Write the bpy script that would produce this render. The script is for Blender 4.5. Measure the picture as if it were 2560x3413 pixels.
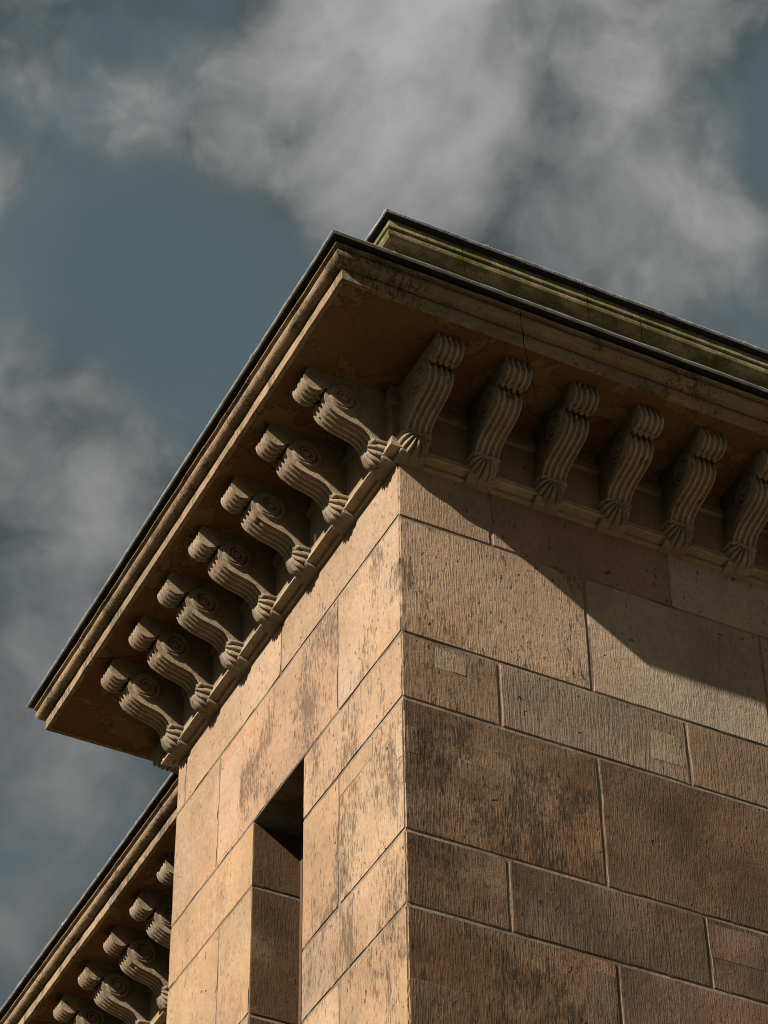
import bpy, bmesh, math, random
from mathutils import Vector, Matrix, noise

random.seed(7)
sc = bpy.context.scene
col = sc.collection
for o in list(bpy.data.objects):
    bpy.data.objects.remove(o)

# ------------------------------------------------------------------ camera
CAM = Vector((-3.7056, -7.0778, 1.6))
RT = Vector((0.89387238, -0.44818491, -0.01106622))
DN = Vector((0.29757682, 0.61159594, -0.73307465))
FW = Vector((0.33532105, 0.65198213, 0.68005816))
cd = bpy.data.cameras.new("camera")
cam = bpy.data.objects.new("camera", cd)
col.objects.link(cam)
UP = -DN
BK = -FW
cam.matrix_world = Matrix(((RT.x, UP.x, BK.x, CAM.x), (RT.y, UP.y, BK.y, CAM.y),
                           (RT.z, UP.z, BK.z, CAM.z), (0, 0, 0, 1)))
cd.sensor_fit = 'VERTICAL'
cd.sensor_height = 24.0
cd.sensor_width = 18.0
cd.lens = 24.0 * 9184.68 / 3413.0
cd.clip_start = 0.05
cd.clip_end = 20000
sc.camera = cam

# ------------------------------------------------------------------ sun and sky
SUN = Vector((3.30, 1.0, -2.15)).normalized()          # the way the light travels
sun_el = math.asin(-SUN.z)
sun_az = math.atan2(-SUN.y, -SUN.x)                     # towards the sun, from +X
ld = bpy.data.lights.new("sun", 'SUN')
ld.energy = 5.0
ld.angle = math.radians(0.5)
ld.color = (1.0, 0.895, 0.765)
lo = bpy.data.objects.new("sun", ld)
col.objects.link(lo)
lo.rotation_euler = SUN.to_track_quat('-Z', 'Y').to_euler()
lo.location = (-20, -6, 20)

sc.view_settings.view_transform = 'Standard'
sc.view_settings.look = 'None'
sc.view_settings.gamma = 1.0
sc.view_settings.exposure = 1.33
sc.view_settings.use_curve_mapping = False
sc.cycles.use_denoising = True
sc.cycles.filter_width = 1.05
sc.cycles.max_bounces = 4
sc.cycles.diffuse_bounces = 1

world = bpy.data.worlds.new("World")
sc.world = world
world.use_nodes = True


class NT:
    """terse node-tree helper"""
    def __init__(s, nt):
        s.nt = nt
        nt.nodes.clear()

    def n(s, t, **kw):
        nd = s.nt.nodes.new(t)
        for k, v in kw.items():
            setattr(nd, k, v)
        return nd

    def put(s, sock, v):
        if isinstance(v, bpy.types.NodeSocket):
            s.nt.links.new(v, sock)
        elif v is not None:
            if hasattr(sock.default_value, '__len__') and not hasattr(v, '__len__'):
                v = (v,) * len(sock.default_value)
            if hasattr(sock.default_value, '__len__') and len(sock.default_value) == 4 and len(v) == 3:
                v = (*v, 1)
            sock.default_value = v

    def math(s, op, a, b=None, c=None, clamp=False):
        nd = s.n('ShaderNodeMath', operation=op, use_clamp=clamp)
        for i, v in enumerate((a, b, c)):
            s.put(nd.inputs[i], v)
        return nd.outputs[0]

    def vmath(s, op, a, b=None):
        nd = s.n('ShaderNodeVectorMath', operation=op)
        s.put(nd.inputs[0], a)
        if b is not None:
            s.put(nd.inputs[1], b)
        return nd.outputs['Value'] if op in ('DOT_PRODUCT', 'LENGTH', 'DISTANCE') else nd.outputs[0]

    def noise(s, vec, scale, detail=4, rough=0.55, dist=0.0):
        nd = s.n('ShaderNodeTexNoise')
        s.put(nd.inputs['Vector'], vec)
        nd.inputs['Scale'].default_value = scale
        nd.inputs['Detail'].default_value = detail
        nd.inputs['Roughness'].default_value = rough
        nd.inputs['Distortion'].default_value = dist
        return nd.outputs[0]

    def rng(s, v, a, b, c=0.0, d=1.0, smooth=False):
        nd = s.n('ShaderNodeMapRange')
        if smooth:
            nd.interpolation_type = 'SMOOTHSTEP'
        s.put(nd.inputs[0], v)
        for i, x in enumerate((a, b, c, d)):
            s.put(nd.inputs[i + 1], x)
        return nd.outputs[0]

    def mix(s, f, a, b, mode='MIX'):
        nd = s.n('ShaderNodeMix', data_type='RGBA', blend_type=mode)
        s.put(nd.inputs[0], f)
        s.put(nd.inputs[6], a)
        s.put(nd.inputs[7], b)
        return nd.outputs[2]

    def attr(s, name):
        nd = s.n('ShaderNodeAttribute', attribute_type='OBJECT', attribute_name=name)
        return nd.outputs['Fac']


w = NT(world.node_tree)
sky = w.n('ShaderNodeTexSky', sky_type='NISHITA')
sky.sun_disc = False
sky.sun_elevation = sun_el
sky.sun_rotation = math.pi / 2 - sun_az
sky.altitude = 50
sky.air_density = 1.0
sky.dust_density = 4.0
sky.ozone_density = 1.0
tc = w.n('ShaderNodeTexCoord')
D = tc.outputs['Generated']
# warp, then fractal clouds over the whole dome
wv = w.n('ShaderNodeTexNoise')
w.put(wv.inputs['Vector'], D)
wv.inputs['Scale'].default_value = 9.0
wv.inputs['Detail'].default_value = 3
warp = w.vmath('SCALE', w.vmath('SUBTRACT', wv.outputs['Color'], (0.5, 0.5, 0.5)))
warp.node.inputs['Scale'].default_value = 0.07
DW = w.vmath('ADD', D, warp)
n_big = w.noise(DW, 8.0, 8, 0.53)
n_mid = w.noise(w.vmath('ADD', DW, (3.1, 1.7, 0.4)), 23.0, 8, 0.55)
n_shade = w.noise(w.vmath('ADD', DW, (7.3, 2.2, 5.1)), 13.0, 10, 0.58)
# cloud banks, each a heap at one place of the dome
banks = [((0.305, 0.530, 0.791), 0.100, 0.34), ((0.275, 0.566, 0.777), 0.045, 0.10),
         ((0.392, 0.529, 0.752), 0.060, 0.16), ((0.231, 0.690, 0.686), 0.060, 0.20),
         ((0.228, 0.745, 0.626), 0.075, 0.14), ((0.168, 0.628, 0.760), 0.022, 0.20),
         ((0.155, 0.585, 0.796), 0.030, 0.0), ((0.215, 0.583, 0.784), 0.050, -0.02),
         ((0.245, 0.637, 0.731), 0.052, -0.36), ((0.205, 0.634, 0.746), 0.038, -0.24),
         ((0.42, 0.50, 0.76), 0.040, -0.26), ((0.335, 0.585, 0.739), 0.032, -0.20)]
dens = w.math('MULTIPLY_ADD', n_mid, 0.42, w.math('MULTIPLY_ADD', n_big, 0.62, 0.075))
for c, r, a in banks:
    v = Vector(c).normalized()
    d = w.vmath('DISTANCE', D, tuple(v))
    g = w.rng(d, 0.0, r * 1.35, 1.0, 0.0, smooth=True)
    dens = w.math('MULTIPLY_ADD', g, a, dens)
cover = w.math('ADD', w.rng(dens, 0.52, 0.72, 0.0, 0.80, smooth=True), w.rng(dens, 0.22, 0.62, 0.0, 0.20))
n_lee = w.noise(w.vmath('ADD', DW, tuple(-0.030 * c for c in SUN)), 8.0, 8, 0.53)   # the same clouds a step sunwards
relief = w.math('SUBTRACT', n_big, n_lee)
lum = w.math('MULTIPLY_ADD', relief, 2.4, w.rng(n_shade, 0.34, 0.68, 0.02, 0.46))
lum = w.math('ADD', lum, w.rng(dens, 0.62, 0.98, 0.0, 0.55), clamp=True)
sep = w.n('ShaderNodeSeparateXYZ')
w.put(sep.inputs[0], D)
lum = w.math('MULTIPLY', lum, w.rng(sep.outputs[2], 0.60, 0.80, 0.45, 1.05))
cloud = w.mix(lum, (0.52, 0.62, 0.63), (3.5, 3.42, 3.38))
air = w.mix(0.74, sky.outputs[0], (0.62, 0.92, 0.80))
skyc = w.mix(w.math('MULTIPLY', cover, 0.93), air, cloud)
bg = w.n('ShaderNodeBackground')
w.put(bg.inputs['Color'], skyc)
bg.inputs['Strength'].default_value = 0.05
out = w.n('ShaderNodeOutputWorld')
w.nt.links.new(bg.outputs[0], out.inputs[0])

# ------------------------------------------------------------------ materials


def new_mat(name):
    m = bpy.data.materials.new(name)
    m.use_nodes = True
    return m, NT(m.node_tree)


def finish(t, color, rough, normal=None, spec=0.15, metal=0.0):
    b = t.n('ShaderNodeBsdfPrincipled')
    t.put(b.inputs['Base Color'], color)
    t.put(b.inputs['Roughness'], rough)
    b.inputs['Specular IOR Level'].default_value = spec
    b.inputs['Metallic'].default_value = metal
    if normal is not None:
        t.put(b.inputs['Normal'], normal)
    o = t.n('ShaderNodeOutputMaterial')
    t.nt.links.new(b.outputs[0], o.inputs[0])
    return b


def sandstone():
    """tooled sandstone; object colour = stone colour, object properties groove / dirt / soot / moss"""
    m, t = new_mat("sandstone")
    geo = t.n('ShaderNodeNewGeometry')
    oi = t.n('ShaderNodeObjectInfo')
    P = geo.outputs['Position']
    off = t.n('ShaderNodeCombineXYZ')
    r17 = t.math('MULTIPLY', oi.outputs['Random'], 17.0)
    t.put(off.inputs[0], r17)
    t.put(off.inputs[1], t.math('MULTIPLY', oi.outputs['Random'], 31.0))
    t.put(off.inputs[2], r17)
    PO = t.vmath('ADD', P, off.outputs[0])
    groove, dirt, soot, moss = t.attr('groove'), t.attr('dirt'), t.attr('soot'), t.attr('moss')
    # vertical tooling
    wob = t.n('ShaderNodeTexNoise')
    t.put(wob.inputs['Vector'], PO)
    wob.inputs['Scale'].default_value = 5.0
    wob.inputs['Detail'].default_value = 2
    wv = t.vmath('SCALE', t.vmath('SUBTRACT', wob.outputs['Color'], (0.5, 0.5, 0.5)))
    wv.node.inputs['Scale'].default_value = 0.010
    PG = t.vmath('SCALE', t.vmath('MULTIPLY', t.vmath('ADD', PO, wv), (160, 160, 15.0)))
    t.put(PG.node.inputs['Scale'], t.rng(oi.outputs['Random'], 0.0, 1.0, 0.68, 1.15))
    n_gr = t.noise(PG, 1.0, 3, 0.6)
    # patches where the tooling is worn away
    worn = t.rng(t.noise(PO, 3.2, 4, 0.6), 0.36, 0.62, 0.35, 1.0, smooth=True)
    gr = t.math('MULTIPLY', groove, worn)
    # pits, drawn out downwards
    n_pit = t.noise(t.vmath('MULTIPLY', PO, (75, 75, 26)), 1.0, 2, 0.5)
    pit_zone = t.rng(t.noise(PO, 2.6, 3, 0.5), 0.35, 0.7, 0.0, 0.06)
    pit = t.rng(t.math('ADD', n_pit, pit_zone), 0.69, 0.745, 0.0, 1.0, smooth=True)
    pit = t.math('MULTIPLY', pit, t.rng(groove, 0.0, 0.25))
    n_hole = t.noise(PO, 21.0, 1, 0.5)
    hole = t.rng(n_hole, 0.765, 0.80, 0.0, 1.0, smooth=True)
    n_grain = t.noise(PO, 150.0, 4, 0.75)
    n_mid = t.noise(PO, 36.0, 5, 0.6)
    n_tone = t.noise(PO, 1.9, 5, 0.55)
    n_hue = t.noise(t.vmath('ADD', PO, (9.2, 4.1, 2.7)), 1.3, 4, 0.5)
    # colour
    base = oi.outputs['Color']
    c = t.mix(t.rng(n_hue, 0.35, 0.65), base, t.mix(1.0, base, (1.07, 0.955, 0.86), 'MULTIPLY'))
    k = t.math('MULTIPLY', t.rng(n_tone, 0.3, 0.7, 0.80, 1.16), t.rng(n_mid, 0.25, 0.75, 0.84, 1.12))
    k = t.math('MULTIPLY', k, t.rng(n_grain, 0.2, 0.8, 0.88, 1.10))
    c = t.mix(1.0, c, k, 'MULTIPLY')
    gd = t.math('MULTIPLY', t.rng(n_gr, 0.30, 0.54, 0.26, 0.0, smooth=True), gr)
    c = t.mix(gd, c, (0.0396, 0.0288, 0.0194))
    # rain-washed dirt: broad blotches broken by streaks
    n_d1 = t.noise(t.vmath('MULTIPLY', t.vmath('ADD', P, (2.0, 5.0, 0.0)), (3.0, 3.0, 1.9)), 1.3, 8, 0.62, 0.4)
    n_d2 = t.noise(t.vmath('MULTIPLY', PO, (95, 95, 20)), 1.0, 4, 0.68)
    n_d3 = t.noise(t.vmath('MULTIPLY', PO, (14, 14, 3)), 1.0, 5, 0.6)
    heap = t.math('ADD', t.math('MULTIPLY', n_d1, 0.75), t.math('MULTIPLY', n_d3, 0.35))
    dm = t.rng(t.math('MULTIPLY_ADD', n_d2, 0.80, heap), 0.945, 1.09, 0.0, 1.0, smooth=True)
    soft = t.rng(heap, 0.56, 0.74, 0.0, 0.42, smooth=True)
    dm = t.math('MAXIMUM', dm, soft)
    c = t.mix(t.math('MULTIPLY', dm, dirt), c, (0.0576, 0.0432, 0.0324))
    # soot on the facade that faces the street side (-Y)
    nrm = t.n('ShaderNodeSeparateXYZ')
    t.put(nrm.inputs[0], geo.outputs['True Normal'])
    face = t.rng(t.math('MULTIPLY', nrm.outputs[1], -1.0), 0.55, 0.8)
    n_s = t.noise(PO, 2.2, 7, 0.62, 0.3)
    sm = t.math('MULTIPLY', t.math('MULTIPLY', soot, face), t.rng(n_s, 0.30, 0.68, 0.45, 1.0))
    c = t.mix(sm, c, t.mix(1.0, c, (0.27, 0.235, 0.20), 'MULTIPLY'))
    # lichen
    n_m = t.noise(t.vmath('MULTIPLY', P, (7, 7, 10)), 1.0, 7, 0.65)
    mm = t.math('MULTIPLY', t.rng(n_m, 0.38, 0.66, 0.0, 1.0, smooth=True), moss)
    c = t.mix(mm, c, (0.056, 0.060, 0.016))
    c = t.mix(t.math('MULTIPLY', pit, 0.72), c, (0.0245, 0.0173, 0.0115))
    c = t.mix(t.math('MULTIPLY', hole, 0.6), c, (0.0144, 0.0108, 0.0072))
    wear = t.n('ShaderNodeAttribute', attribute_type='GEOMETRY', attribute_name='wear').outputs['Fac']
    wk = t.math('MULTIPLY', wear, t.rng(n_mid, 0.30, 0.62, 0.35, 1.0))
    c = t.mix(t.math('MULTIPLY', wk, 0.75), c, t.mix(1.0, c, (1.75, 1.72, 1.65), 'MULTIPLY'))
    # relief
    h = t.math('MULTIPLY', n_gr, t.math('MULTIPLY', gr, 1.7))
    h = t.math('MULTIPLY_ADD', n_grain, 0.42, h)
    h = t.math('MULTIPLY_ADD', n_mid, 0.45, h)
    h = t.math('MULTIPLY_ADD', pit, -0.35, h)
    h = t.math('MULTIPLY_ADD', hole, -1.0, h)
    bp = t.n('ShaderNodeBump')
    bp.inputs['Strength'].default_value = 1.0
    bp.inputs['Distance'].default_value = 0.0066
    t.put(bp.inputs['Height'], h)
    finish(t, c, 0.92, bp.outputs[0], 0.12)
    return m


def mortar():
    m, t = new_mat("mortar")
    P = t.n('ShaderNodeNewGeometry').outputs['Position']
    n = t.noise(P, 40, 5, 0.6)
    n2 = t.noise(P, 3.0, 4, 0.6)
    c = t.mix(t.rng(n, 0.3, 0.7), (0.1258, 0.0975, 0.0723), (0.1888, 0.1573, 0.1258))
    c = t.mix(t.rng(n2, 0.45, 0.62), c, (0.0818, 0.0597, 0.0415))
    bp = t.n('ShaderNodeBump')
    bp.inputs['Distance'].default_value = 0.003
    t.put(bp.inputs['Height'], n)
    finish(t, c, 0.95, bp.outputs[0], 0.1)
    return m


def lead():
    m, t = new_mat("lead")
    P = t.n('ShaderNodeNewGeometry').outputs['Position']
    n = t.noise(P, 14, 6, 0.6)
    c = t.mix(t.rng(n, 0.3, 0.7), (0.16, 0.17, 0.18), (0.36, 0.37, 0.385))
    bp = t.n('ShaderNodeBump')
    bp.inputs['Distance'].default_value = 0.004
    t.put(bp.inputs['Height'], t.noise(P, 30, 3, 0.5))
    finish(t, c, 0.45, bp.outputs[0], 0.5, 0.35)
    return m


def plain(name, a, b, scale, rough, spec=0.2):
    m, t = new_mat(name)
    P = t.n('ShaderNodeNewGeometry').outputs['Position']
    n = t.noise(P, scale, 6, 0.6)
    finish(t, t.mix(t.rng(n, 0.3, 0.7), a, b), rough, None, spec)
    return m


def soffit_mat():
    """limewashed soffit: ochre wash flaking off in big maps"""
    m, t = new_mat("soffit_wash")
    P = t.n('ShaderNodeNewGeometry').outputs['Position']
    n1 = t.noise(P, 2.3, 8, 0.6, 0.6)
    n2 = t.noise(t.vmath('ADD', P, (5, 3, 1)), 5.5, 9, 0.62, 0.4)
    n3 = t.noise(P, 55, 4, 0.6)
    flake = t.rng(n2, 0.535, 0.555, 0.0, 1.0)
    edge = t.math('MULTIPLY', t.rng(n2, 0.525, 0.537), t.rng(n2, 0.56, 0.537))
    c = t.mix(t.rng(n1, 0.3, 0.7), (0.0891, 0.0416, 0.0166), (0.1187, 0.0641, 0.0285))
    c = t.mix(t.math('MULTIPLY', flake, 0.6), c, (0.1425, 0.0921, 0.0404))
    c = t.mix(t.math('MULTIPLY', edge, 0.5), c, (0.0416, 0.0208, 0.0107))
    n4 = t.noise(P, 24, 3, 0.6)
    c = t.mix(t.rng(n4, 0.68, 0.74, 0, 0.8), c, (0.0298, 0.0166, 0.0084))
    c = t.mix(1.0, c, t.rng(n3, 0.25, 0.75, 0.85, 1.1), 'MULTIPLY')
    bp = t.n('ShaderNodeBump')
    bp.inputs['Distance'].default_value = 0.004
    t.put(bp.inputs['Height'], t.math('MULTIPLY_ADD', flake, -0.5, t.math('MULTIPLY', n3, 0.3)))
    finish(t, c, 0.95, bp.outputs[0], 0.1)
    return m


M_STONE = sandstone()
M_MORTAR = mortar()
M_LEAD = lead()
M_SOFFIT = soffit_mat()
M_FRAME = plain("window_paint", (0.05, 0.032, 0.022), (0.08, 0.05, 0.035), 20, 0.6)
M_GLASS = plain("dark_glass", (0.006, 0.006, 0.007), (0.01, 0.01, 0.011), 3, 0.08, 0.5)
M_GROUND = plain("lawn", (0.018, 0.022, 0.009), (0.034, 0.038, 0.016), 1.1, 0.95)
M_BOUNCE_PAVE = plain("bounce_paving", (0.20, 0.165, 0.12), (0.31, 0.26, 0.195), 1.1, 0.95)  # pale colour for the added bounce slab

# ------------------------------------------------------------------ mesh helpers


def link(name, me, parent=None, mat=None):
    o = bpy.data.objects.new(name, me)
    col.objects.link(o)
    if parent is not None:
        o.parent = parent
    if mat is not None and me is not None and not me.materials:
        me.materials.append(mat)
    return o


ALB = 0.40


def dress(o, color, groove=0.0, dirt=0.0, soot=0.0, moss=0.0):
    o.color = (*(c * ALB for c in color), 1.0)
    o['groove'] = float(groove)
    o['dirt'] = float(dirt)
    o['soot'] = float(soot)
    o['moss'] = float(moss)
    return o


def mesh_of(name, verts, faces, smooth=False):
    me = bpy.data.meshes.new(name)
    me.from_pydata([tuple(v) for v in verts], [], faces)
    me.validate()
    bm = bmesh.new()
    bm.from_mesh(me)
    bmesh.ops.recalc_face_normals(bm, faces=bm.faces)
    bm.to_mesh(me)
    bm.free()
    if smooth:
        me.polygons.foreach_set('use_smooth', [True] * len(me.polygons))
    return me


def axis_cuts(a, b, cell, edge):
    L = b - a
    if L < 4 * edge:
        return [a, b]
    n = max(1, round((L - 2 * edge) / cell))
    return [a] + [a + edge + (L - 2 * edge) * i / n for i in range(n + 1)] + [b]


def block_mesh(name, lo, hi, cell=0.06, edge=0.007, wear=0.004, chip=0.016, seed=0):
    """a dressed stone: box with worn, here and there chipped arrises"""
    cs = [axis_cuts(lo[i], hi[i], cell, edge) for i in range(3)]
    nn = [len(c) for c in cs]
    idx = {}
    verts, faces = [], []

    def vid(i, j, k):
        key = (i, j, k)
        if key not in idx:
            p = Vector((cs[0][i], cs[1][j], cs[2][k]))
            ext = []
            for a, q in enumerate((i, j, k)):
                if q == 0:
                    ext.append((a, 1))
                elif q == nn[a] - 1:
                    ext.append((a, -1))
            if len(ext) >= 2:
                nz = noise.noise(p * 9 + Vector((seed * 3.7, seed, 0)))
                nf = noise.noise(p * 37 + Vector((0, seed * 2.1, seed)))
                amt = wear * (0.7 + 0.5 * nf)
                if nz > 0.28:
                    amt += chip * min(1.0, (nz - 0.28) * 3)
                for a, s in ext:
                    p[a] += s * max(0.0008, amt) * (0.75 if len(ext) == 3 else 1)
            elif len(ext) == 1:
                a, s = ext[0]
                p[a] += s * 0.0016 * (noise.noise(p * 5 + Vector((seed, 0, 0))) + 0.2)
            idx[key] = len(verts)
            verts.append(p)
        return idx[key]

    for a in range(3):
        b, c = (a + 1) % 3, (a + 2) % 3
        for side in (0, nn[a] - 1):
            for i in range(nn[b] - 1):
                for j in range(nn[c] - 1):
                    q = []
                    for di, dj in ((0, 0), (1, 0), (1, 1), (0, 1)):
                        t = [0, 0, 0]
                        t[a], t[b], t[c] = side, i + di, j + dj
                        q.append(vid(*t))
                    if side == 0:
                        q.reverse()
                    faces.append(q)
    me = bpy.data.meshes.new(name)
    me.from_pydata([tuple(v) for v in verts], [], faces)
    return me


def box_into(verts, faces, lo, hi):
    n = len(verts)
    for z in (lo[2], hi[2]):
        verts += [(lo[0], lo[1], z), (hi[0], lo[1], z), (hi[0], hi[1], z), (lo[0], hi[1], z)]
    faces += [(n, n + 3, n + 2, n + 1), (n + 4, n + 5, n + 6, n + 7), (n, n + 1, n + 5, n + 4),
              (n + 1, n + 2, n + 6, n + 5), (n + 2, n + 3, n + 7, n + 6), (n + 3, n, n + 4, n + 7)]


def boxes_mesh(name, boxes):
    v, f = [], []
    for lo, hi in boxes:
        box_into(v, f, lo, hi)
    return mesh_of(name, v, f)


def sweep(name, prof, path, s0, s1, step=0.035, rough=0.0012, seed=0, closed=True, smooth_pts=()):
    """run a profile (u out, z) along a plan path; outward is to the left of travel; mitred"""
    pts = [Vector((p[0], p[1])) for p in path]
    dirs = [(pts[i + 1] - pts[i]).normalized() for i in range(len(pts) - 1)]
    nor = [Vector((-d.y, d.x)) for d in dirs]
    mit = []
    for i in range(len(pts)):
        if i == 0:
            mit.append(nor[0])
        elif i == len(pts) - 1:
            mit.append(nor[-1])
        else:
            b = nor[i - 1] + nor[i]
            mit.append(b / (b.dot(nor[i])))
    lens = [(pts[i + 1] - pts[i]).length for i in range(len(pts) - 1)]
    cum = [0]
    for L in lens:
        cum.append(cum[-1] + L)
    st = [s0]
    n = max(1, int((s1 - s0) / step))
    st += [s0 + (s1 - s0) * i / n for i in range(1, n)]
    st.append(s1)
    st += [c for c in cum if s0 + 1e-4 < c < s1 - 1e-4]
    st = sorted(st)
    clean = [st[0]]
    for s in st[1:]:
        if s - clean[-1] > 1e-4:
            clean.append(s)
    verts, faces = [], []
    P = len(prof)
    for s in clean:
        i = max(k for k in range(len(lens)) if cum[k] <= s + 1e-6)
        i = min(i, len(lens) - 1)
        loc = pts[i] + dirs[i] * (s - cum[i])
        corner = None
        for k, c in enumerate(cum):
            if abs(c - s) < 1e-4:
                corner = k
        m = mit[corner] if corner is not None else None
        for (u, z) in prof:
            if m is not None:
                q = loc + m * u
            else:
                # keep stations between mitres: shift along the run so that mitred ends stay straight
                q0 = pts[i] + mit[i] * u
                q1 = pts[i + 1] + mit[i + 1] * u
                f = (s - cum[i]) / lens[i]
                q = q0.lerp(q1, f) if (0 < i or mit[i] != nor[i] or True) else loc
            p = Vector((q.x, q.y, z))
            if rough and u > 0.05:
                k1 = noise.noise(p * 13 + Vector((seed, 0, 0)))
                k2 = noise.noise(p * 45 + Vector((0, seed, 0)))
                d = rough * (k1 + 0.6 * k2)
                dd = m if m is not None else nor[i]
                p += Vector((dd.x, dd.y, 0)) * d
                p.z += 0.5 * rough * noise.noise(p * 30 + Vector((3, 9, seed)))
            verts.append(p)
    for a in range(len(clean) - 1):
        for j in range(P if closed else P - 1):
            j2 = (j + 1) % P
            faces.append((a * P + j, a * P + j2, (a + 1) * P + j2, (a + 1) * P + j))
    if closed:
        faces.append(tuple(range(P)))
        e = (len(clean) - 1) * P
        faces.append(tuple(e + j for j in reversed(range(P))))
    return mesh_of(name, verts, faces)


def catmull(pts, per=8):
    out = []
    P = [Vector(p) for p in pts]
    for i in range(len(P) - 1):
        p0 = P[max(i - 1, 0)]
        p1, p2 = P[i], P[i + 1]
        p3 = P[min(i + 2, len(P) - 1)]
        for k in range(per):
            t = k / per
            out.append(0.5 * ((2 * p1) + (p2 - p0) * t + (2 * p0 - 5 * p1 + 4 * p2 - p3) * t * t
                              + (-p0 + 3 * p1 - 3 * p2 + p3) * t ** 3))
    out.append(P[-1])
    return out


# ------------------------------------------------------------------ ground
g = link("ground", mesh_of("ground", [(-6000, -6000, 0), (6000, -6000, 0), (6000, 6000, 0), (-6000, 6000, 0)],
                           [(0, 1, 2, 3)]), None, M_GROUND)
g['kind'] = 'structure'
pv = link("bounce_paving", mesh_of("bounce_paving", [(-1.6, -16, 0.02), (22, -16, 0.02), (22, -0.01, 0.02), (-1.6, -0.01, 0.02),
                                       (-1.6, -16, -0.1), (22, -16, -0.1), (22, -0.01, -0.1), (-1.6, -0.01, -0.1)],
                            [(0, 1, 2, 3), (0, 4, 5, 1), (1, 5, 6, 2), (2, 6, 7, 3), (3, 7, 4, 0)]), None, M_BOUNCE_PAVE)  # unseen slab, added to bounce fill onto the right soffit and brackets
pv['kind'] = 'structure'

# ------------------------------------------------------------------ the corner block
W = 2.205          # depth of the corner block along its sunlit side
XR = 3.4           # how far its other side runs
REC = 0.825        # how far the wing behind is set back
YW = 7.6           # far end of the wing
SOF = 9.665        # soffit level
FZ = 0.046         # frieze stands proud of the wall

pav = link("corner_pavilion", None)
pav['label'] = "brown sandstone corner block with scroll brackets under its deep cornice and a dark slit window"
pav['category'] = "building"
wing = link("recessed_wing", None)
wing.location = (REC, W, 0)
wing['label'] = "set-back wing with shadowed scroll brackets, behind the sunlit wall at lower left"
wing['category'] = "building"


def in_wing(o):
    o.parent = wing
    o.matrix_parent_inverse = Matrix.Translation(Vector((-REC, -W, 0)))
    return o


J = 0.0042         # half joint
MR = 0.0042         # mortar sits this far behind the stone
WY0, WY1, WZ1, WD = 0.865, 1.347, 8.392, 0.215   # slit window
rows = [9.312, 8.992, 8.392, 8.073, 7.467, 7.145, 6.54, 6.22, 5.615]

core = [((MR, MR, 0), (XR - MR, WY0 - MR, 9.30)),
        ((MR, WY1 + MR, 0), (XR - MR, W - MR, 9.30)),
        ((MR, WY0 - MR - 0.001, WZ1 + MR), (XR - MR - 0.001, WY1 + MR + 0.001, 9.299)),
        ((WD + 0.10, WY0 - MR - 0.001, 0), (XR - MR - 0.001, WY1 + MR + 0.001, WZ1 + MR + 0.001))]
wall = link("wall", boxes_mesh("wall", core), pav, M_MORTAR)

C_PALE = (0.61, 0.45, 0.315)
C_PINK = (0.63, 0.43, 0.295)
C_OCHRE = (0.61, 0.435, 0.285)
C_GREY = (0.63, 0.52, 0.405)
C_BROWN = (0.455, 0.335, 0.235)
C_DUN = (0.52, 0.40, 0.295)
C_TAN = (0.60, 0.44, 0.305)
C_RED = (0.49, 0.345, 0.255)
cnt = [0]


def stone(lo, hi, color, groove, dirt, soot, moss=0.0, name="stone_block", parent=None, cell=0.06, wear=0.004,
          chip=0.016, inset=True):
    cnt[0] += 1
    s = cnt[0]
    pr = random.uniform(-0.0015, 0.0015)
    lo = list(lo)
    hi = list(hi)
    if inset:
        for a in range(3):
            lo[a] += J
            hi[a] -= J
    me = block_mesh(name, lo, hi, cell, 0.007, wear, chip, s)
    o = link(name, me, parent or wall, M_STONE)
    v = random.uniform(0.93, 1.06)
    dress(o, tuple(c * v for c in color), groove * random.uniform(0.7, 1.1), dirt, soot, moss)
    return o


def clear(lo, hi, keep):
    """a stone's body; keep names faces without joint inset"""
    lo = list(lo)
    hi = list(hi)
    if 'x' in keep:
        lo[0] -= J
    if 'y' in keep:
        lo[1] -= J
    if 'X' in keep:
        hi[0] += J
    if 'Y' in keep:
        hi[1] += J
    return lo, hi


DEP = 0.20
# per course: right joints, left joints, soot on -Y, colours for the two sides
course = [
    # z1, z0, xs (right), ys (left of corner, then others), soot
    (0, [0.418, 1.256, 2.094, 2.93], [1.104, 2.111], 0.0, C_PALE, [C_GREY, C_RED, C_GREY, C_GREY, C_RED]),
    (1, [0.840, 1.676, 2.52], [0.548, 1.72], 0.05, C_PALE, [C_GREY, C_GREY, C_GREY, C_BROWN]),
    (2, [0.421, 1.260, 2.10, 2.94], ['w'], 0.50, C_TAN, [C_DUN, C_DUN, C_BROWN, C_BROWN, C_DUN]),
    (3, [0.837, 1.676, 2.52], [0.542, 'w', 1.669], 1.05, C_OCHRE, [C_BROWN, C_BROWN, C_BROWN, C_RED]),
    (4, [0.419, 1.255, 2.10, 2.94], ['w'], 1.05, C_TAN, [C_DUN, C_BROWN, C_RED, C_BROWN, C_RED]),
    (5, [0.852, 1.676, 2.52], [0.540, 'w', 1.669], 1.05, C_OCHRE, [C_BROWN, C_RED, C_BROWN, C_RED]),
    (6, [0.421, 1.260, 2.10, 2.94], ['w'], 1.0, C_GREY, [C_GREY, C_BROWN, C_RED, C_BROWN, C_RED]),
    (7, [0.838, 1.676, 2.52], [0.542, 'w', 1.669], 1.0, C_OCHRE, [C_BROWN, C_RED, C_BROWN, C_RED]),
]
left_dirt = {0: 0.2, 1: 0.75, 2: 0.8, 3: 0.8, 4: 0.8, 5: 0.8, 6: 0.9, 7: 0.9}
left_groove = {0: 0.30, 1: 0.45, 2: 0.55, 3: 0.45, 4: 0.5, 5: 0.35, 6: 0.5, 7: 0.5}
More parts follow.
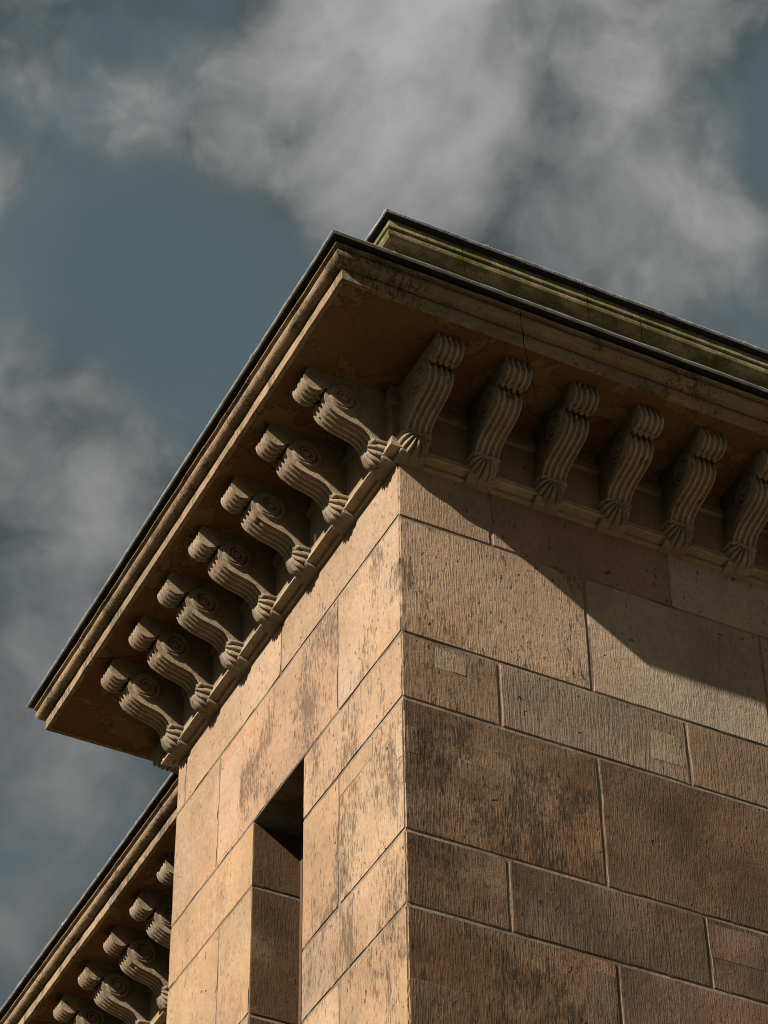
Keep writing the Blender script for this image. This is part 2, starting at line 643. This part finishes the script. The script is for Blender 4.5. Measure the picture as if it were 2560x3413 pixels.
for r, xs, ys, soot, cl, cr in course:
    z1, z0 = rows[r], rows[r + 1]
    gr = 0.85 if r else 0.7
    # left side pieces as (y0, y1)
    ycuts = []
    y = 0.0
    for q in ys:
        if q == 'w':
            ycuts.append((y, WY0 + J))
            y = WY1 - J
        else:
            ycuts.append((y, q))
            y = q
    ycuts.append((y, W))
    # corner stone
    lo, hi = clear((0, 0, z0), (xs[0], ycuts[0][1], z1), 'xy')
    if abs(hi[1] - (WY0 + J)) < 1e-6:
        hi[1] = WY0 + J
    if ys[0] != 'w':
        pass
    stone(lo, hi, cl, gr, left_dirt[r], soot + (0.2 if r > 1 else 0.08), cell=0.028, wear=0.0070, chip=0.034)
    for i, (a, b) in enumerate(ycuts[1:]):
        last = i == len(ycuts) - 2
        lo, hi = clear((0, a, z0), (DEP + (0.12 if 'w' in ys else 0), b, z1), 'x' + ('Y' if last else ''))
        far = a > 1.25
        c = cl
        if r == 1:
            c = C_PINK if not far else (0.62, 0.43, 0.28)
        if r in (2, 3, 4) and far:
            c = (0.60, 0.425, 0.265)
        d = left_dirt[r] * (0.45 if far else 1.0)
        stone(lo, hi, c, left_groove[r] * (0.8 if far else 1), d, 1.5)
    xx = xs + [XR]
    for i in range(len(xx) - 1):
        lo, hi = clear((xx[i], 0, z0), (xx[i + 1], DEP, z1), 'y' + ('X' if i == len(xx) - 2 else ''))
        stone(lo, hi, cr[(i + 1) % len(cr)], gr, 0.15, soot)

# let-in repairs, each standing a hair proud of its stone


def repair(face, a0, a1, z0, z1, color, groove, dirt=0.1, soot=0.5, proud=0.0028):
    if face == 'R':
        lo, hi = (a0, -proud, z0), (a1, 0.03, z1)
    else:
        lo, hi = (-proud, a0, z0), (0.03, a1, z1)
    stone(lo, hi, color, groove, dirt, soot, name="repair_patch", cell=0.05, wear=0.0012, chip=0.006, inset=False)


repair('R', 0.145, 0.282, 8.262, 8.368, (0.60, 0.495, 0.37), 0.9, 0.0, 0.35, 0.0007)
repair('R', 0.012, 0.066, 7.815, 7.945, (0.44, 0.33, 0.23), 0.9, 0.3, 1.0, 0.0007)
repair('R', 0.228, 0.425, 7.762, 7.862, (0.56, 0.425, 0.30), 0.7, 0.0, 1.0, 0.0007)
repair('R', 1.090, 1.235, 8.150, 8.300, (0.54, 0.43, 0.315), 0.8, 0.2, 0.5, 0.0007)
repair('R', 0.708, 0.838, 6.62, 7.085, (0.52, 0.39, 0.29), 0.9, 0.0, 1.0, 0.0007)
repair('R', 0.012, 0.245, 6.55, 6.845, (0.50, 0.37, 0.26), 0.9, 0.1, 1.1, 0.0007)
repair('R', 1.275, 1.50, 7.29, 7.44, (0.46, 0.32, 0.24), 0.8, 0.0, 1.0, 0.0007)
repair('L', 0.006, 0.058, 7.80, 7.955, (0.68, 0.56, 0.42), 0.3, 0.0, 0.8, 0.0018)
repair('L', 0.25, 0.534, 7.965, 8.058, (0.60, 0.42, 0.27), 0.5, 0.4, 0.8, 0.0018)
repair('L', 1.495, 1.712, 8.42, 8.90, (0.65, 0.46, 0.33), 0.15, 0.0, 0.8, 0.0012)
repair('L', 0.36, 0.542, 8.40, 8.98, (0.61, 0.465, 0.34), 0.4, 0.5, 0.8, 0.0012)
repair('L', 0.006, 0.068, 6.56, 6.90, (0.60, 0.42, 0.25), 0.3, 0.3, 1.0, 0.0016)

# slit window
win = link("window", boxes_mesh("window", [((WD, WY0 + 0.001, 5.7), (WD + 0.05, WY0 + 0.03, WZ1 - 0.001)),
                                           ((WD, WY1 - 0.022, 5.7), (WD + 0.05, WY1 - 0.001, WZ1 - 0.001)),
                                           ((WD, WY0 + 0.03, WZ1 - 0.03), (WD + 0.05, WY1 - 0.022, WZ1 - 0.002)),
                                           ((WD + 0.004, WY0 + 0.225, 5.7), (WD + 0.045, WY0 + 0.25, WZ1 - 0.03))]),
           pav, M_FRAME)
link("pane", boxes_mesh("pane", [((WD + 0.025, WY0 + 0.03, 5.7), (WD + 0.03, WY1 - 0.022, WZ1 - 0.03))]), win, M_GLASS)

# ------------------------------------------------------------------ frieze, cornice
path = [(XR, 0), (0, 0), (0, W), (REC, W), (REC, YW)]
S_C1, S_C2, S_IN = XR, XR + W, XR + W + REC
S_END = S_IN + YW - W

frieze_p = [(-0.25, 9.290), (0.020, 9.290), (0.030, 9.338), (FZ, 9.343), (FZ, 9.552), (0.063, 9.556), (0.063, 9.592),
            (0.056, 9.600), (FZ, 9.603), (FZ, SOF + 0.006), (-0.25, SOF + 0.006)]
bed_p = [(0.0, 9.283), (0.018, 9.284), (0.020, 9.301), (0.056, 9.303), (0.062, 9.307), (0.062, 9.314), (0.059, 9.3165),
         (0.045, 9.317), (0.045, 9.3225), (0.056, 9.323), (0.057, 9.3335), (0.032, 9.3345), (0.032, 9.3455), (0.0, 9.3455)]
corn_p = [(-0.2, SOF + 0.004), (0.462, SOF + 0.004), (0.466, SOF - 0.002), (0.487, SOF - 0.002), (0.4865, SOF + 0.004),
          (0.486, SOF + 0.052), (0.483, SOF + 0.056), (0.464, SOF + 0.058), (0.464, SOF + 0.068), (0.489, SOF + 0.068)]
for k in range(12):
    a_ = math.radians(-98 + 193 * k / 11)
    corn_p.append((0.5005 + 0.0290 * math.cos(a_), SOF + 0.0970 + 0.0290 * math.sin(a_)))
corn_p += [(0.496, SOF + 0.128), (0.496, SOF + 0.133), (0.535, SOF + 0.134), (0.537, SOF + 0.138), (0.535, SOF + 0.141),
           (0.514, SOF + 0.143), (0.512, SOF + 0.160), (-0.2, SOF + 0.160)]
lead_p = [(0.30, SOF + 0.166), (0.553, SOF + 0.1625), (0.558, SOF + 0.159), (0.563, SOF + 0.1595), (0.567, SOF + 0.166),
          (0.564, SOF + 0.1725), (0.556, SOF + 0.175), (0.30, SOF + 0.200)]
shade_strip_p = [(0.30, SOF + 0.1602), (0.505, SOF + 0.1602), (0.505, SOF + 0.150), (0.518, SOF + 0.150), (0.520, SOF + 0.1595),
           (0.5535, SOF + 0.1605), (0.5535, SOF + 0.1622), (0.30, SOF + 0.1655)]  # strip under the lead lip that carries the painted shade


def run_pieces(name, prof, cuts, parent, mat, color=None, gap=0.0015, inwing=False, step=0.035, rough=0.0012, **kw):
    out = []
    for i in range(len(cuts) - 1):
        me = sweep(name, prof, path, cuts[i] + gap, cuts[i + 1] - gap, step, rough, i + 1)
        o = link(name, me, parent, mat)
        if color is not None:
            v = random.uniform(0.92, 1.07)
            dress(o, tuple(c * v for c in color), **kw)
        out.append(o)
    return out


C_CORN = (0.47, 0.345, 0.235)
C_CARV = (0.45, 0.365, 0.27)
cuts_p = [0.0, S_C1 - 2.75, S_C1 - 1.75, S_C1 - 0.715, S_C1 + 0.713, S_C1 + 1.81, S_IN - 0.0]
cuts_w = [S_IN + 0.0, S_IN + 1.55, S_IN + 2.65, S_IN + 3.75, S_END]

fr = link("frieze", sweep("frieze", frieze_p, path, 0, S_IN, 0.05, 0.0), pav, M_STONE)
dress(fr, (0.45, 0.35, 0.25), 0.1, 0.3, 0.25)
run_pieces("bed_moulding", bed_p, cuts_p, fr, M_STONE, (0.64, 0.51, 0.35), gap=0.0006, rough=0.0010, groove=0, dirt=0.3,
           soot=0.0, moss=0.25)
fw = in_wing(link("frieze", sweep("frieze", frieze_p, path, S_IN, S_END, 0.2, 0.0), None, M_STONE))
dress(fw, (0.47, 0.35, 0.245), 0.1, 0.3, 0.25)
run_pieces("bed_moulding", bed_p, cuts_w, fw, M_STONE, (0.64, 0.51, 0.35), gap=0.0006, rough=0.0010, groove=0, dirt=0.3,
           soot=0.0, moss=0.1)
for o in fw.children:
    o.matrix_parent_inverse = Matrix.Identity(4)

# soffit slabs hang just under the cornice stones, so the wash is its own surface
sof_p = [(0.0, SOF), (0.4655, SOF), (0.4655, SOF + 0.0035), (0.0, SOF + 0.0035)]
corn = run_pieces("cornice", corn_p, cuts_p, pav, M_STONE, C_CORN, gap=0.0018, rough=0.0022, groove=0.05, dirt=1.0,
                  soot=0.15, moss=0.35)
sof = []
for i in range(len(cuts_p) - 1):
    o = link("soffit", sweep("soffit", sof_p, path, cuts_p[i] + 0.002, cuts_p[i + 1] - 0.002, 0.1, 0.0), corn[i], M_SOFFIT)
cornw = run_pieces("cornice", corn_p, cuts_w, None, M_STONE, C_CORN, gap=0.0018, rough=0.0022, groove=0.05, dirt=1.0,
                   soot=0.15, moss=0.2)
for i, o in enumerate(cornw):
    in_wing(o)
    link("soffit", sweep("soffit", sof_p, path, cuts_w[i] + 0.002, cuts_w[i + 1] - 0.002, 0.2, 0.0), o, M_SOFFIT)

# lead gutter edge in sheets, each lapped over the next with a welt
lead_cuts = [0.0, S_C1 - 2.62, S_C1 - 2.17, S_C1 - 1.72, S_C1 - 1.283, S_C1 - 0.842, S_C1 - 0.407, S_C1 + 0.05,
             S_C1 + 0.51, S_C1 + 0.96, S_C1 + 1.40, S_C1 + 1.85, S_C2 + 0.05, S_IN - 0.0]
lead_wc = [S_IN + 0.0, S_IN + 0.7, S_IN + 1.25, S_IN + 1.8, S_IN + 2.3, S_IN + 2.9, S_IN + 3.5, S_IN + 4.2, S_END]


def welt_prof(p, d=0.0008):
    return [(u + (d if u > 0.5 else 0), z + (d if z > SOF + 0.165 else (-d if u > 0.54 else 0))) for u, z in p]


M_GUTTER_SHADE = plain("gutter_shade_black", (0.006, 0.006, 0.006), (0.012, 0.011, 0.010), 9, 0.7)  # near-black colour stands in for the shade below the lead lip
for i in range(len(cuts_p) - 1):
    link("gutter_shade_strip", sweep("gutter_shade_strip", shade_strip_p, path, cuts_p[i] + 0.001, cuts_p[i + 1] - 0.001, 0.1, 0.0008, i), pav,
         M_GUTTER_SHADE)
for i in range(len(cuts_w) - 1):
    in_wing(link("gutter_shade_strip", sweep("gutter_shade_strip", shade_strip_p, path, cuts_w[i] + 0.001, cuts_w[i + 1] - 0.001, 0.1, 0.0008, i),
                 None, M_GUTTER_SHADE))
for cuts, isw in ((lead_cuts, False), (lead_wc, True)):
    base = None
    for i in range(len(cuts) - 1):
        me = sweep("lead_sheet", lead_p, path, cuts[i], cuts[i + 1] - 0.001, 0.05, 0.0020, i + 40)
        o = link("lead_sheet", me, None if isw else pav, M_LEAD)
        if isw:
            in_wing(o)
        if i > 0:
            k = cuts[i]
            link("welt", sweep("welt", welt_prof(lead_p), path, k - 0.008, k + 0.010, 0.006, 0.0016, i), o, M_LEAD)

# flat roofs behind the gutters close the block
roof = link("roof", boxes_mesh("roof", [((0.002, 0.002, 9.80), (XR, W - 0.002, 9.86))]), pav, M_LEAD)
in_wing(link("roof", boxes_mesh("roof", [((REC + 0.002, W + 0.002, 9.80), (XR, YW, 9.86))]), None, M_LEAD))
in_wing(link("wall", boxes_mesh("wall", [((REC, W + 0.002, 0), (XR - 0.01, YW, 9.30))]), None, M_STONE))
ww = [o for o in wing.children if o.name.startswith("wall")][0]
dress(ww, C_OCHRE, 0.4, 0.3, 0.0)

# ------------------------------------------------------------------ attic storey above the cornice
AZ0, AZ1 = 9.84, 10.56
apath = [(XR, 0.0), (0.0, 0.0), (0.0, 2.0), (XR, 2.0)]
att = link("attic", boxes_mesh("attic", [((0.006, 0.006, AZ0), (XR, 1.994, AZ1 + 0.12))]), pav, M_MORTAR)
C_ATT = (0.50, 0.43, 0.27)
acuts = [0.0, 0.62, 1.16, 1.70, 2.22]
ax = [0.0, 0.66, 1.36, 2.03, 2.72, XR]
for i in range(len(ax) - 1):
    lo = [ax[i] + (0 if i == 0 else 0.003), 0.0, AZ0]
    hi = [ax[i + 1] - 0.003, (0.9 if i == 0 else 0.2), AZ1]
    stone(lo, hi, C_ATT, 0.9, 0.4, 0.25, 0.55, parent=att, inset=False, chip=0.008, wear=0.003)
stone([0.0, 0.906, AZ0], [0.2, 2.0, AZ1], C_ATT, 0.8, 0.3, 0.2, 0.4, parent=att, inset=False, chip=0.008, wear=0.003)
path_main = path
acorn_p = [(-0.2, 10.566), (0.008, 10.568), (0.010, 10.576), (0.028, 10.580), (0.040, 10.588), (0.047, 10.600),
           (0.049, 10.614), (0.047, 10.626), (0.043, 10.630), (0.018, 10.632), (0.018, 10.642), (0.045, 10.644),
           (0.049, 10.648), (0.047, 10.656), (0.037, 10.700), (0.036, 10.712), (-0.2, 10.712)]
alead_p = [(-0.2, 10.730), (0.058, 10.722), (0.061, 10.718), (0.066, 10.719), (0.069, 10.727), (0.066, 10.735),
           (0.060, 10.738), (-0.2, 10.76)]
attic_shade_strip_p = [(-0.2, 10.7125), (0.036, 10.7122), (0.037, 10.704), (0.040, 10.704), (0.041, 10.714), (0.0585, 10.718),
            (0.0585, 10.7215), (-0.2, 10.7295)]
path = apath
aj = [0.0, XR - 2.9, XR - 2.1, XR - 1.25, XR - 0.98, XR - 0.36, XR + 0.6, XR + 1.4, XR + 2.0]
run_pieces("attic_cornice", acorn_p, aj, att, M_STONE, C_ATT, gap=0.0016, rough=0.0016, groove=0.1, dirt=0.55, soot=0.2,
           moss=1.0)
link("gutter_shade_strip", sweep("gutter_shade_strip", attic_shade_strip_p, path, 0.0, XR + 2.0, 0.1, 0.0008, 5), att, M_GUTTER_SHADE)  # same painted shade below the attic lip
al = [0.0, XR - 2.7, XR - 2.25, XR - 1.807, XR - 1.362, XR - 0.955, XR - 0.49, XR + 0.02, XR + 0.5, XR + 1.0,
      XR + 2.0]
for i in range(len(al) - 1):
    o = link("lead_sheet", sweep("lead_sheet", alead_p, path, al[i], al[i + 1] - 0.001, 0.05, 0.0022, i + 80), att, M_LEAD)
    if i > 0:
        wp = [(u + (0.0016 if u > 0.05 else 0), z + (0.0016 if z > 10.73 else 0)) for u, z in alead_p]
        o2 = link("welt", sweep("welt", wp, path, al[i] - 0.008, al[i] + 0.010, 0.006, 0.0016, i), att, M_LEAD)
path = path_main

# ------------------------------------------------------------------ console brackets
BW = 0.107


def bracket_profile():
    cx, cz, r = 0.3665, -0.0660, 0.0495
    roll = [Vector((0.392, 0.003)), Vector((0.4035, -0.016))]
    for k in range(15):
        a = math.radians(36 - k * 13.6)
        roll.append(Vector((cx + r * math.cos(a), cz + r * math.sin(a))))
    body = catmull([(0.3155, -0.0855), (0.3085, -0.0860), (0.3090, -0.0930), (0.3165, -0.109), (0.3220, -0.132),
                    (0.3180, -0.162), (0.2990, -0.191), (0.2620, -0.211), (0.2160, -0.2245), (0.1740, -0.235),
                    (0.1420, -0.249), (0.1200, -0.270), (0.1100, -0.292)], 5)
    return roll + body


def bracket_mesh(seed):
    prof = bracket_profile()
    n = len(prof)
    NV = 33
    FL = [0.0, 0.125, 0.205, 0.30, 0.50, 0.70, 0.795, 0.875]
    wear_v = []
    verts, faces = [], []
    nrm = []
    for i in range(n):
        t = (prof[min(i + 1, n - 1)] - prof[max(i - 1, 0)]).normalized()
        nrm.append(Vector((-t.y, t.x)))       # travelling down/inwards: outward normal
    for i in range(n):
        nn_ = nrm[i]
        if i < n * 0.5 and False:
            pass
        # outward must point away from the body centre
        cen = Vector((0.25, -0.06))
        if nn_.dot(prof[i] - cen) < 0 and i < 17:
            nn_ = -nn_
        if i >= 17 and nn_.y > 0 and nn_.x <= 0.2:
            nn_ = -nn_
        for j in range(NV):
            f = FL[j % 8]
            v = (j // 8 + f) / 4.0
            e = 0.5 - abs(f - 0.5)                 # distance from the fillet's middle
            if j == NV - 1:
                v, e = 1.0, 0.0
            top = 0.13
            if j < 8 and f < 0.5 or j >= NV - 9 and f > 0.5:
                top = 0.20                          # broader fillets along both edges
            ins = 0.0
            if e > top:
                g_ = min(1.0, (e - top) / (0.5 - top))
                ins = 0.0105 * math.sqrt(max(0.0, 1 - (1 - g_) ** 2))
            wear_v.append(1.0 if ins == 0.0 else max(0.0, 0.35 - ins * 60))
            p = prof[i] - nn_ * ins
            q = Vector(((v - 0.5) * BW, -p.x, p.y))
            k = noise.noise(q * 38 + Vector((seed * 5.1, 0, 0)))
            k2 = noise.noise(q * 110 + Vector((0, seed * 5.1, 0)))
            d = 0.0016 * k + 0.0010 * k2
            k3 = noise.noise(q * 24 + Vector((seed * 2.3, seed, 7.7)))
            if k3 > 0.42:
                d -= 0.010 * min(1.0, (k3 - 0.42) * 5)
            if 0 < j < NV - 1:
                q += Vector((0, -nn_.x, nn_.y)) * d
            verts.append(q)
    for i in range(n - 1):
        for j in range(NV - 1):
            a = i * NV + j
            faces.append((a, a + 1, a + NV + 1, a + NV))
    base = len(verts)
    back = [(0.02, -0.298), (0.02, 0.003), (prof[0].x - 0.004, 0.003)]
    for s in (-0.5, 0.5):
        for u, z in back:
            verts.append(Vector((s * BW, -u, z)))
    # sides
    L = [i * NV for i in range(n)] + [base, base + 1, base + 2]
    R = [i * NV + NV - 1 for i in range(n)] + [base + 3, base + 4, base + 5]
    faces.append(tuple(L))
    faces.append(tuple(reversed(R)))
    faces.append(tuple([(n - 1) * NV + j for j in range(NV)] + [base + 3, base]))
    faces.append((base, base + 3, base + 4, base + 1))
    faces.append((base + 1, base + 4, base + 5, base + 2))
    faces.append(tuple([base + 2, base + 5] + [j for j in reversed(range(NV))]))
    me = mesh_of("console_bracket", verts, faces)
    for p in me.polygons:
        p.use_smooth = len(p.vertices) == 4
    me.set_sharp_from_angle(angle=math.radians(38))
    at = me.attributes.new("wear", 'FLOAT', 'POINT')
    n_v = len(me.vertices)
    at.data.foreach_set('value', (wear_v + [0.0] * n_v)[:n_v])
    me.materials.append(M_STONE)
    return me


def volute_mesh():
    """raised spiral disc in the u-z plane; height along local +x"""
    NA, NR = 72, 34
    R0, R1 = 0.0, 0.070
    verts, faces = [], []
    ratio = math.log(2.25)
    for i in range(NR + 1):
        r = R1 * (i / NR)
        for a in range(NA):
            th = 2 * math.pi * a / NA
            h = 0.0110
            if i == NR:
                h = -0.002
            elif r > 0.0125:
                ph = (math.log(r / 0.0138) / ratio - th / (2 * math.pi)) % 1.0
                dr = min(ph, 1 - ph) * r * ratio
                if dr < 0.0046:
                    h = 0.0005 + 0.0105 * (dr / 0.0046) ** 1.6
                else:
                    h = 0.0110
            else:
                h = 0.0130 - 0.0018 * (r / 0.0125) ** 2
            verts.append(Vector((h, -r * math.cos(th), r * math.sin(th))))
    for i in range(NR):
        for a in range(NA):
            b = (a + 1) % NA
            faces.append((i * NA + a, i * NA + b, (i + 1) * NA + b, (i + 1) * NA + a))
    me = mesh_of("volute", verts, faces, True)
    me.materials.append(M_STONE)
    return me


def shell_mesh(seed):
    NT_, NR = 91, 16
    lobes = 9
    verts, faces = [], []
    for i in range(NR + 1):
        r = i / NR
        for j in range(NT_):
            t = j / (NT_ - 1)
            th = math.radians(-102 + 204 * t)
            lob = abs(math.sin(math.pi * lobes * t))
            lob_h = lob ** 0.75
            rr = r * (0.84 + 0.16 * lob ** 0.6)
            v = 0.070 * rr * math.copysign(abs(math.sin(th)) ** 0.78, th)
            z = -0.292 - (0.100 if math.cos(th) > 0 else 0.04) * rr * math.cos(th)
            dome = 0.040 + 0.070 * math.cos(min(1.0, abs(r - 0.42) / 0.68) * math.pi / 2) ** 0.5
            u = dome + 0.017 * (lob_h - 0.6) * min(1.0, r * 1.8)
            if i == NR:
                u = 0.030
            q = Vector((v, -u, z))
            k = noise.noise(q * 45 + Vector((seed * 3.3, 0, 0))) + 0.6 * noise.noise(q * 100 + Vector((0, seed, 0)))
            q += Vector((0.0016 * k, -0.0026 * k, 0.0016 * k))
            verts.append(q)
    for i in range(NR):
        for j in range(NT_ - 1):
            a = i * NT_ + j
            faces.append((a, a + 1, a + NT_ + 1, a + NT_))
    # neck that ties shell and scroll
    me = mesh_of("shell", verts, faces, True)
    me.materials.append(M_STONE)
    return me


def plinth_mesh():
    """small tapering corbel under the shell"""
    hw = 0.060
    prof = [(0.0, -0.362), (0.058, -0.364), (0.066, -0.367), (0.066, -0.374), (0.058, -0.380), (0.044, -0.384),
            (0.030, -0.387), (0.0, -0.388)]
    verts, faces = [], []
    xs = [-hw, -hw + 0.004, -0.02, 0.02, hw - 0.004, hw]
    n = len(prof)
    for i, x in enumerate(xs):
        k = 0.003 if i in (0, len(xs) - 1) else 0.0
        for u, z in prof:
            verts.append((x, -(u - k if u > 0.01 else u), z + (k if z < -0.38 else 0)))
    for i in range(len(xs) - 1):
        for j in range(n):
            j2 = (j + 1) % n
            faces.append((i * n + j, i * n + j2, (i + 1) * n + j2, (i + 1) * n + j))
    faces.append(tuple(range(n)))
    faces.append(tuple((len(xs) - 1) * n + j for j in reversed(range(n))))
    me = mesh_of("plinth", verts, faces)
    me.materials.append(M_STONE)
    return me


def collar_mesh():
    """little rolled collar between scroll and shell"""
    verts, faces = [], []
    NS, NC = 13, 10
    for i in range(NS):
        v = -0.060 + 0.120 * i / (NS - 1)
        for j in range(NC):
            a = 2 * math.pi * j / NC
            rr = 0.0105 + 0.0012 * noise.noise(Vector((v * 80, a, 0)))
            verts.append(Vector((v, -0.100 + rr * math.cos(a) * 1.1, -0.296 + rr * math.sin(a))))
    for i in range(NS - 1):
        for j in range(NC):
            b = (j + 1) % NC
            faces.append((i * NC + j, i * NC + b, (i + 1) * NC + b, (i + 1) * NC + j))
    faces.append(tuple(range(NC)))
    faces.append(tuple((NS - 1) * NC + j for j in reversed(range(NC))))
    me = mesh_of("collar", verts, faces, True)
    me.materials.append(M_STONE)
    return me


B_ME = [bracket_mesh(s) for s in range(1, 8)]
V_ME = volute_mesh()
S_ME = [shell_mesh(s) for s in range(1, 6)]
P_ME = plinth_mesh()
K_ME = collar_mesh()
VC = Vector((0, -0.234, -0.113))


def bracket(x, y, rz, parent, k, dark=1.0):
    o = link("console_bracket", B_ME[(k * 3) % 7])
    v = random.uniform(0.9, 1.06)
    cc = tuple(c * v for c in C_CARV)
    mw = Matrix.Translation(Vector((x, y, SOF))) @ Matrix.Rotation(rz, 4, 'Z')
    o.parent = parent
    o.location = mw.to_translation() - parent.location
    o.rotation_euler = (0, 0, rz)
    dress(o, cc, 0.0, 0.35, 0.0, 0.12)
    for s in (-1, 1):
        d = link("volute", V_ME, o)
        d.location = (s * BW / 2, VC.y, VC.z)
        if s < 0:
            d.scale = (-1, 1, 1)
        dress(d, cc, 0, 0.35, 0, 0.1)
    for nm, me in (("shell", S_ME[(k * 2) % 5]), ("plinth", P_ME), ("collar", K_ME)):
        d = link(nm, me, o)
        dress(d, tuple(c * 1.08 for c in cc), 0, 0.3, 0, 0.15)
    return o


h = BW / 2
for k, x in enumerate([-0.012, 0.300, 0.612, 0.919, 1.222, 1.529, 1.837, 2.143, 2.45, 2.757]):
    bracket(x + h, 0.0, 0.0, pav, k)
for k, y in enumerate([0.012, 0.370, 0.725, 1.068, 1.408, 1.735, 2.062]):
    bracket(0.0, y + h, -math.pi / 2, pav, k + 1)
for k, x in enumerate([0.035]):
    bracket(x + h, W, math.pi, pav, k)
for k in range(13):
    y = 2.995 + 0.3475 * k
    if y < YW - 0.2:
        bracket(REC, y + h, -math.pi / 2, wing, k)
